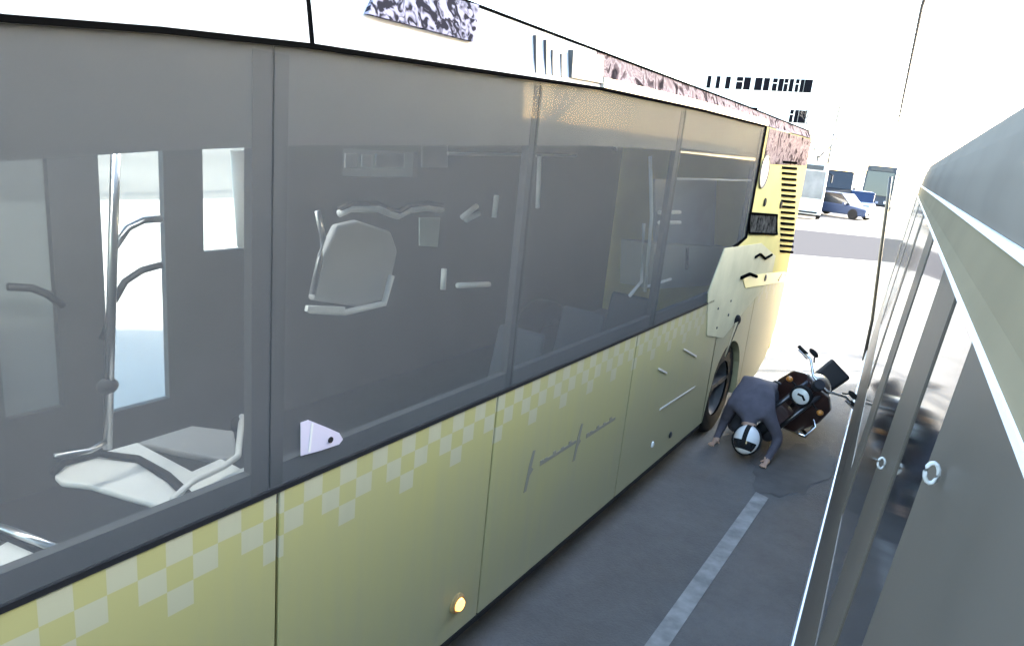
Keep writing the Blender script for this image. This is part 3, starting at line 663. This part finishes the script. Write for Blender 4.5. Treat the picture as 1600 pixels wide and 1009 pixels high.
for s in 'LR':
    wv = Vector(J['wr'+s]); sx = -1 if s == 'L' else 1
    J['pa'+s] = tuple(wv + Vector((0, -.06, -.018))); RAD['pa'+s] = .026; E_.append(('wr'+s, 'pa'+s))
    for i, (ang, ln) in enumerate(((-.42, .075), (-.2, .085), (0, .088), (.2, .08), (.8*-sx, .055))):
        dx, dy = math.sin(ang), -math.cos(ang)
        base = Vector(J['pa'+s]) + Vector((dx*.02, dy*.012, 0)) if i < 4 else wv + Vector((dx*.02, -.02, -.01))
        a = base + Vector((dx, dy, .12)).normalized()*ln*.5; b = a + Vector((dx, dy, -.35)).normalized()*ln*.5
        for k, (nm, v) in enumerate((('f%s%da' % (s, i), a), ('f%s%db' % (s, i), b))):
            J[nm] = tuple(v); RAD[nm] = .0095 - .001*k
        E_.append(('pa'+s if i < 4 else 'wr'+s, 'f%s%da' % (s, i))); E_.append(('f%s%da' % (s, i), 'f%s%db' % (s, i)))
names = list(J); idx = {k: i for i, k in enumerate(names)}
me = bpy.data.meshes.new('body'); me.from_pydata([J[k] for k in names], [(idx[a], idx[b]) for a, b in E_], [])
bo = bpy.data.objects.new('body', me); C.objects.link(bo)
sk = bo.modifiers.new('skin', 'SKIN'); 
for i, k in enumerate(names): me.skin_vertices[0].data[i].radius = (RAD[k], RAD[k]); me.skin_vertices[0].data[i].use_root = (k == 'pelvis')
sb_ = bo.modifiers.new('sub', 'SUBSURF'); sb_.levels = 2; sb_.render_levels = 2
bpy.context.view_layer.update()
dg = bpy.context.evaluated_depsgraph_get(); nm_ = bpy.data.meshes.new_from_object(bo.evaluated_get(dg))
bpy.data.objects.remove(bo)
jacket = mat('purple_grey_jacket', (.085, .078, .10), .85, noise=.3, nscale=9, bump=.4, bscale=14); jeans = mat('dark_trousers', (.035, .035, .045), .85, noise=.2); skin = mat('skin', (.42, .27, .20), .55)
nm_.materials.clear()
for q_ in (jacket, jeans, skin): nm_.materials.append(q_)
def seg_d(p, a, b):
    a, b = Vector(a), Vector(b); t = max(0, min(1, (p-a).dot(b-a)/max((b-a).length_squared, 1e-9))); return (p-(a+(b-a)*t)).length
def cls(a, b):
    if b[:2] in ('kn', 'an', 'to', 'hi'): return 1
    if b[:1] == 'f' or b[:2] == 'pa' or b == 'head': return 2
    return 0
for p in nm_.polygons:
    p.use_smooth = True; c_ = p.center
    best = min(E_, key=lambda e: seg_d(c_, J[e[0]], J[e[1]]) - .35*(RAD[e[0]]+RAD[e[1]])*.5); p.material_index = cls(*best)
body = bpy.data.objects.new('body', nm_); C.objects.link(body); body.parent = pr
# helmet: white shell with black centre stripe, visor opening towards the camera side
hc = PB + Vector((.05, -.06, .205))
hrot = Matrix.Rotation(R(-28), 3, 'X')
hm = MB(); hm.ball(hc, .128, .15, .15, hrot, 24); helm = hm.build('helmet', mat('white_helmet', (.8, .8, .8), .25, coat=.5), pr, smooth=True)
m_ = MB()
for k in range(14):
    a0, a1 = R(-35 + k*13), R(-22 + k*13)
    pts = []
    for a, x in ((a0, -.022), (a0, .022), (a1, .022), (a1, -.022)):
        pts.append(hc + hrot @ Vector((x, -math.cos(a)*.1535, math.sin(a)*.1535)))
    m_.poly(pts)
m_.build('stripe', black, helm)
m_ = MB(); rim_pts = [hc + hrot @ Vector((.131*math.cos(R(a)), -.02 + 0*a, .148*math.sin(R(a)))) for a in range(0, 360, 15)]
m_.tube(rim_pts, .014, 6, True).build('rim_trim', black, helm, smooth=True)
m_ = MB()
for j in range(3):
    for k in range(8):
        u0, u1 = R(-60+k*15), R(-45+k*15); v0, v1 = R(-46+j*12), R(-34+j*12)
        f_ = lambda u, v: hc + hrot @ Vector((.1315*math.sin(u)*math.cos(v), -.153*math.cos(u)*math.cos(v), .153*math.sin(v)))
        m_.poly([f_(u0, v0), f_(u1, v0), f_(u1, v1), f_(u0, v1)])
m_.build('visor', dark_gl, helm, smooth=True)
for s in 'LR':
    a, t = Vector(J['an'+s]), Vector(J['to'+s])
    sh = MB(); sh.ball(PB + (a+t)/2 + Vector((0, .03, .0)), .05, .14, .05, seg=16).build('shoe', black, pr, smooth=True)
# small dropped items
tag(MB().ball(onz(1207, 697, G+.03), .03, .04, .025).build('glove', mat('green_yellow', (.30, .38, .08), .6), smooth=True), 'small yellow green object lying on the asphalt right of the white helmet', 'debris')

# ================================================================== far traffic and street
def vehicle_box(name, label, cat, x, y, wd, ln, ht, col, gl=dark_gl, rz=0, bus_=False, group=None):
    t = thing(name, label, cat, (x, y, G), rz, group)
    W = t.matrix_basis
    def B(mb): bmesh.ops.transform(mb.bm, matrix=W, verts=mb.bm.verts); return mb
    m = mat(name + '_paint_%d' % int(col[0]*1000), col, .6, spec=.15)
    if bus_:
        B(MB().slab([(-wd/2, 0, .35), (wd/2, 0, .35), (wd/2, -.06, 1.2), (wd/2-.05, .08, ht), (-wd/2+.05, .08, ht), (-wd/2, -.06, 1.2)], (0, ln, 0))).build('body', m, t, bevel=.06)
        B(MB().slab([(-wd/2+.12, -.07, 1.25), (wd/2-.12, -.07, 1.25), (wd/2-.16, .05, ht-.45), (-wd/2+.16, .05, ht-.45)], (0, -.02, 0))).build('windscreen', gl, t)
        B(MB().box(-wd/2+.3, wd/2-.3, -.02, .04, ht-.38, ht-.12)).build('destination_sign', dark, t)
        for s in (-1, 1):
            B(MB().box(s*(wd/2-.35)-.16, s*(wd/2-.35)+.16, -.09, -.05, .65, .85)).build('headlight', lens_w, t)
            B(MB().box(s*(wd/2+.004)-.005, s*(wd/2+.004)+.005, .6, ln-.4, 1.4, ht-.5)).build('side_window', gl, t)
            B(MB().tube([(s*wd/2, 0, ht-.5), (s*(wd/2+.2), -.2, ht-.6), (s*(wd/2+.2), -.2, ht-1.0)], .05, 8)).build('mirror', black, t)
            for yy in (1.8, ln-2.2): B(MB().lathe([(.0001, .02), (.45, .02), (.48, -.2), (.0001, -.2)], (s*wd/2, yy, .48), (s, 0, 0), 20)).build('wheel', black, t)
        B(MB().box(-wd/2+.2, wd/2-.2, -.08, -.05, .42, .52)).build('bumper', black, t)
    else:
        hb = ht*.56
        B(MB().slab([(-wd/2, 0, .25), (-wd/2, ln, .25), (-wd/2, ln, hb), (-wd/2, ln*.78, hb+.04), (-wd/2, ln*.26, hb), (-wd/2, .02, hb*.82)], (wd, 0, 0))).build('body', m, t, bevel=.06)
        B(MB().slab([(-wd/2+.12, ln*.25, hb), (-wd/2+.12, ln*.86, hb), (-wd/2+.2, ln*.74, ht), (-wd/2+.2, ln*.42, ht)], (wd-.24, 0, 0))).build('cabin', gl, t, bevel=.04)
        B(MB().slab([(-wd/2+.18, ln*.41, ht-.02), (wd/2-.18, ln*.41, ht-.02), (wd/2-.18, ln*.75, ht-.02), (-wd/2+.18, ln*.75, ht-.02)], (0, 0, .04))).build('roof', m, t, bevel=.02)
        for s in (-1, 1):
            B(MB().box(s*(wd/2-.28)-.18, s*(wd/2-.28)+.18, -.03, .03, hb*.62, hb*.8)).build('headlight', lens_w, t)
            B(MB().box(s*(wd/2+.1)-.09, s*(wd/2+.1)+.09, ln*.3, ln*.34, hb, hb+.14)).build('mirror', m, t)
            for yy in (ln*.18, ln*.8): B(MB().lathe([(.0001, .02), (.28, .02), (.33, -.0), (.33, -.18), (.0001, -.18)], (s*wd/2, yy, .33), (s, 0, 0), 20)).build('wheel', black, t)
        B(MB().box(-.5, .5, -.03, .02, hb*.45, hb*.62)).build('grille', black, t)
        B(MB().box(-wd/2+.05, wd/2-.05, -.05, .02, .22, .36)).build('bumper', black, t)
    return t
vehicle_box('minibus', 'white minibus with a brownish windscreen just beyond the rear of the yellow bus', 'bus', -8.25, 43, 2.3, 8, 3.2, (.75, .75, .74), mat('brown_windscreen', (.19, .165, .15), .3, noise=.5, nscale=1.2), R(10), True)
vehicle_box('parked_car', 'blue car standing across the end of the street, in front of the dark van', 'car', -5.2, 50, 1.8, 4.5, 1.5, (.03, .045, .09), rz=R(68))
vehicle_box('delivery_van', 'dark grey van standing far behind the blue car', 'van', -8.4, 57, 2.1, 5.5, 2.9, (.010, .011, .013), rz=R(15))
vehicle_box('parked_car', 'white car with blue tinted glass right of the dark van far down the street', 'car', -6.6, 56, 1.8, 4.4, 1.6, (.16, .18, .24), mat('blue_glass', (.01, .02, .05), .4, spec=.2), rz=R(12))
vehicle_box('box_truck', 'dark grey truck at the far end of the street, above the blue car', 'truck', -6.9, 66, 2.3, 7, 3.6, (.05, .055, .065), rz=R(4), bus_=True)

# shadow across the sunlit road, painted as a darker strip
MB().poly([onz(1200, 394, G+.008), onz(1420, 412, G+.008), onz(1430, 377, G+.008), onz(1200, 354, G+.008)]).build('road_shade_strip', mat('shaded_asphalt', (.058, .056, .058), 1, spec=0), kind='structure')

# building added on the right, out of frame, to shade the two buses
rb_ = thing('shade_block', 'unseen pale building added on the right side of the street to shade the buses', 'building', (16.5, 0, G))
MB().box(16.2, 28, -45, 31, G, 10.4).build('wall', mat('shade_block_render', (.42, .40, .37), .85, noise=.1, nscale=.5), rb_)
for j in range(4):
    for i in range(15):
        y = -38 + i*4.4; z = G + 1.1 + j*3.1
        f_ = MB().box(16.12, 16.198, y, y+1.6, z, z+1.5).build('window', dark_gl, rb_)  # windows of the added shade block
        MB().box(16.05, 16.118, y+.77, y+.83, z, z+1.5).build('frame', wht, f_)
MB().box(15.9, 28.3, -45.3, 31.3, 10.402, 10.7).build('shade_block_cornice', wht, rb_)
# building far left of the street
bd = thing('office_building', 'pale multi storey building with rows of dark windows above the rear of the yellow bus', 'building', (-27, 95, G))
BX0, BX1 = -34.5, -19.2
MB().box(BX0, BX1, 95, 110, G, 11.8).build('wall', mat('pale_render', (.72, .71, .69), .8, noise=.06, nscale=.3), bd)
MB().box(BX0-.3, BX1+.3, 94.7, 110.3, 11.802, 12.2).build('roof', mat('pale_coping', (.7, .7, .7), .7), bd)
wgl = mat('office_glass', (.006, .006, .008), 1, spec=0)
for j, z in enumerate((8.9, 5.3, 1.7)):
    for i, (x, wd) in enumerate(((-32.4, .5), (-31.2, .5), (-29.9, .6), (-27.9, 1.8), (-26.0, .9), (-25.0, .7), (-23.6, 1.3), (-22.3, 1.1), (-21.0, 1.0), (-20.0, .9))):
        if j == 1 and i not in (3, 4, 8, 9): continue
        h = 1.5
        f_ = MB().box(x-wd/2, x+wd/2, 94.93, 94.998, z, z+h).build('window', wgl, bd)
        if wd > .95: MB().box(x-.06, x+.06, 94.88, 94.928, z, z+h).box(x-wd/2, x-.061, 94.88, 94.928, z+h*.6, z+h*.66).build('glazing_bar', wht, f_)
# thin street furniture
def lamp(px, py_top, Y, label, rad=.07, arms=()):
    p = ony(px, py_top, Y)
    t = thing('street_lamp', label, 'street lamp', (p.x, Y, G))
    MB().tube([(p.x, Y, G), (p.x, Y, p.z)], [rad*1.5, rad], 10).build('pole', dark, t, smooth=True)
    for s, l_ in arms:
        a = MB().tube([(p.x, Y, p.z-.1), (p.x+s*l_*.5, Y, p.z+.15), (p.x+s*l_, Y, p.z+.1)], rad*.6, 8).build('arm', dark, t, smooth=True)
        MB().box(p.x+s*l_-.3, p.x+s*l_+.3, Y-.12, Y+.12, p.z+.02, p.z+.14).build('lamp_head', rim_m, a, bevel=.02)
    return t
lamp(1312, 166, 70, 'thin dark lamp post with two arms standing far down the street', .07, ((-1, 1.2), (1, 2.2)))
a_, b_ = ony(1441, 10, 20), ony(1410, 160, 45)
cab = [a_*.25 + Vector((.2, 0, 2.2)), a_, b_, b_ + (b_-a_)*1.5 + Vector((0, 0, .3)), b_ + (b_-a_)*9 + Vector((0, 0, 1.2))]
tag(MB().tube(cab, [.03, .045, .065, .05, .03], 8).build('overhead_cable', black, smooth=True), 'black overhead cable running away above the grey bus', 'cable')

# bare trees on the right pavement (seen mirrored in the bus glass)
bark = mat('bark', (.10, .085, .07), .9, noise=.3, nscale=8)
def bare_tree(x, y, h, seed, label):
    rnd = random.Random(seed)
    t = thing('bare_tree', label, 'tree', (x, y, G), 0, 'bare winter trees along the right pavement')
    tr_ = MB(); cr = MB()
    tr_.tube([(x, y, G), (x+.05, y, G+h*.2), (x, y+.05, G+h*.42)], [.2, .15, .12], 10)
    def grow(p, d, l, r_, lv):
        q = p + d*l*.5 + Vector((rnd.uniform(-.1, .1), rnd.uniform(-.1, .1), .02))*l; e = p + d*l
        cr.tube([p, q, e], [r_, r_*.8, r_*.6], 5 if lv > 1 else 4)
        if lv == 0: return
        for k in range(3 if lv > 1 else 4):
            dd = (d + Vector((rnd.uniform(-.7, .7), rnd.uniform(-.7, .7), rnd.uniform(-.1, .6)))).normalized()
            grow(p + d*l*rnd.uniform(.45, 1), dd, l*rnd.uniform(.55, .75), r_*.55, lv-1)
    for k in range(5):
        a = k*1.256 + rnd.uniform(-.3, .3)
        grow(Vector((x, y+.05, G+h*.4)), Vector((math.cos(a)*.6, math.sin(a)*.6, .9)).normalized(), h*.3, .08, 4)
    tr_.build('trunk', bark, t, smooth=True); cr.build('crown', bark, t)
bare_tree(11.2, 16, 8, 1, 'bare winter tree nearest the camera on the right pavement')
bare_tree(12.2, 27, 9, 2, 'bare winter tree second along the right pavement')
bare_tree(-16, 88, 10, 5, 'bare winter tree far left in front of the pale building')
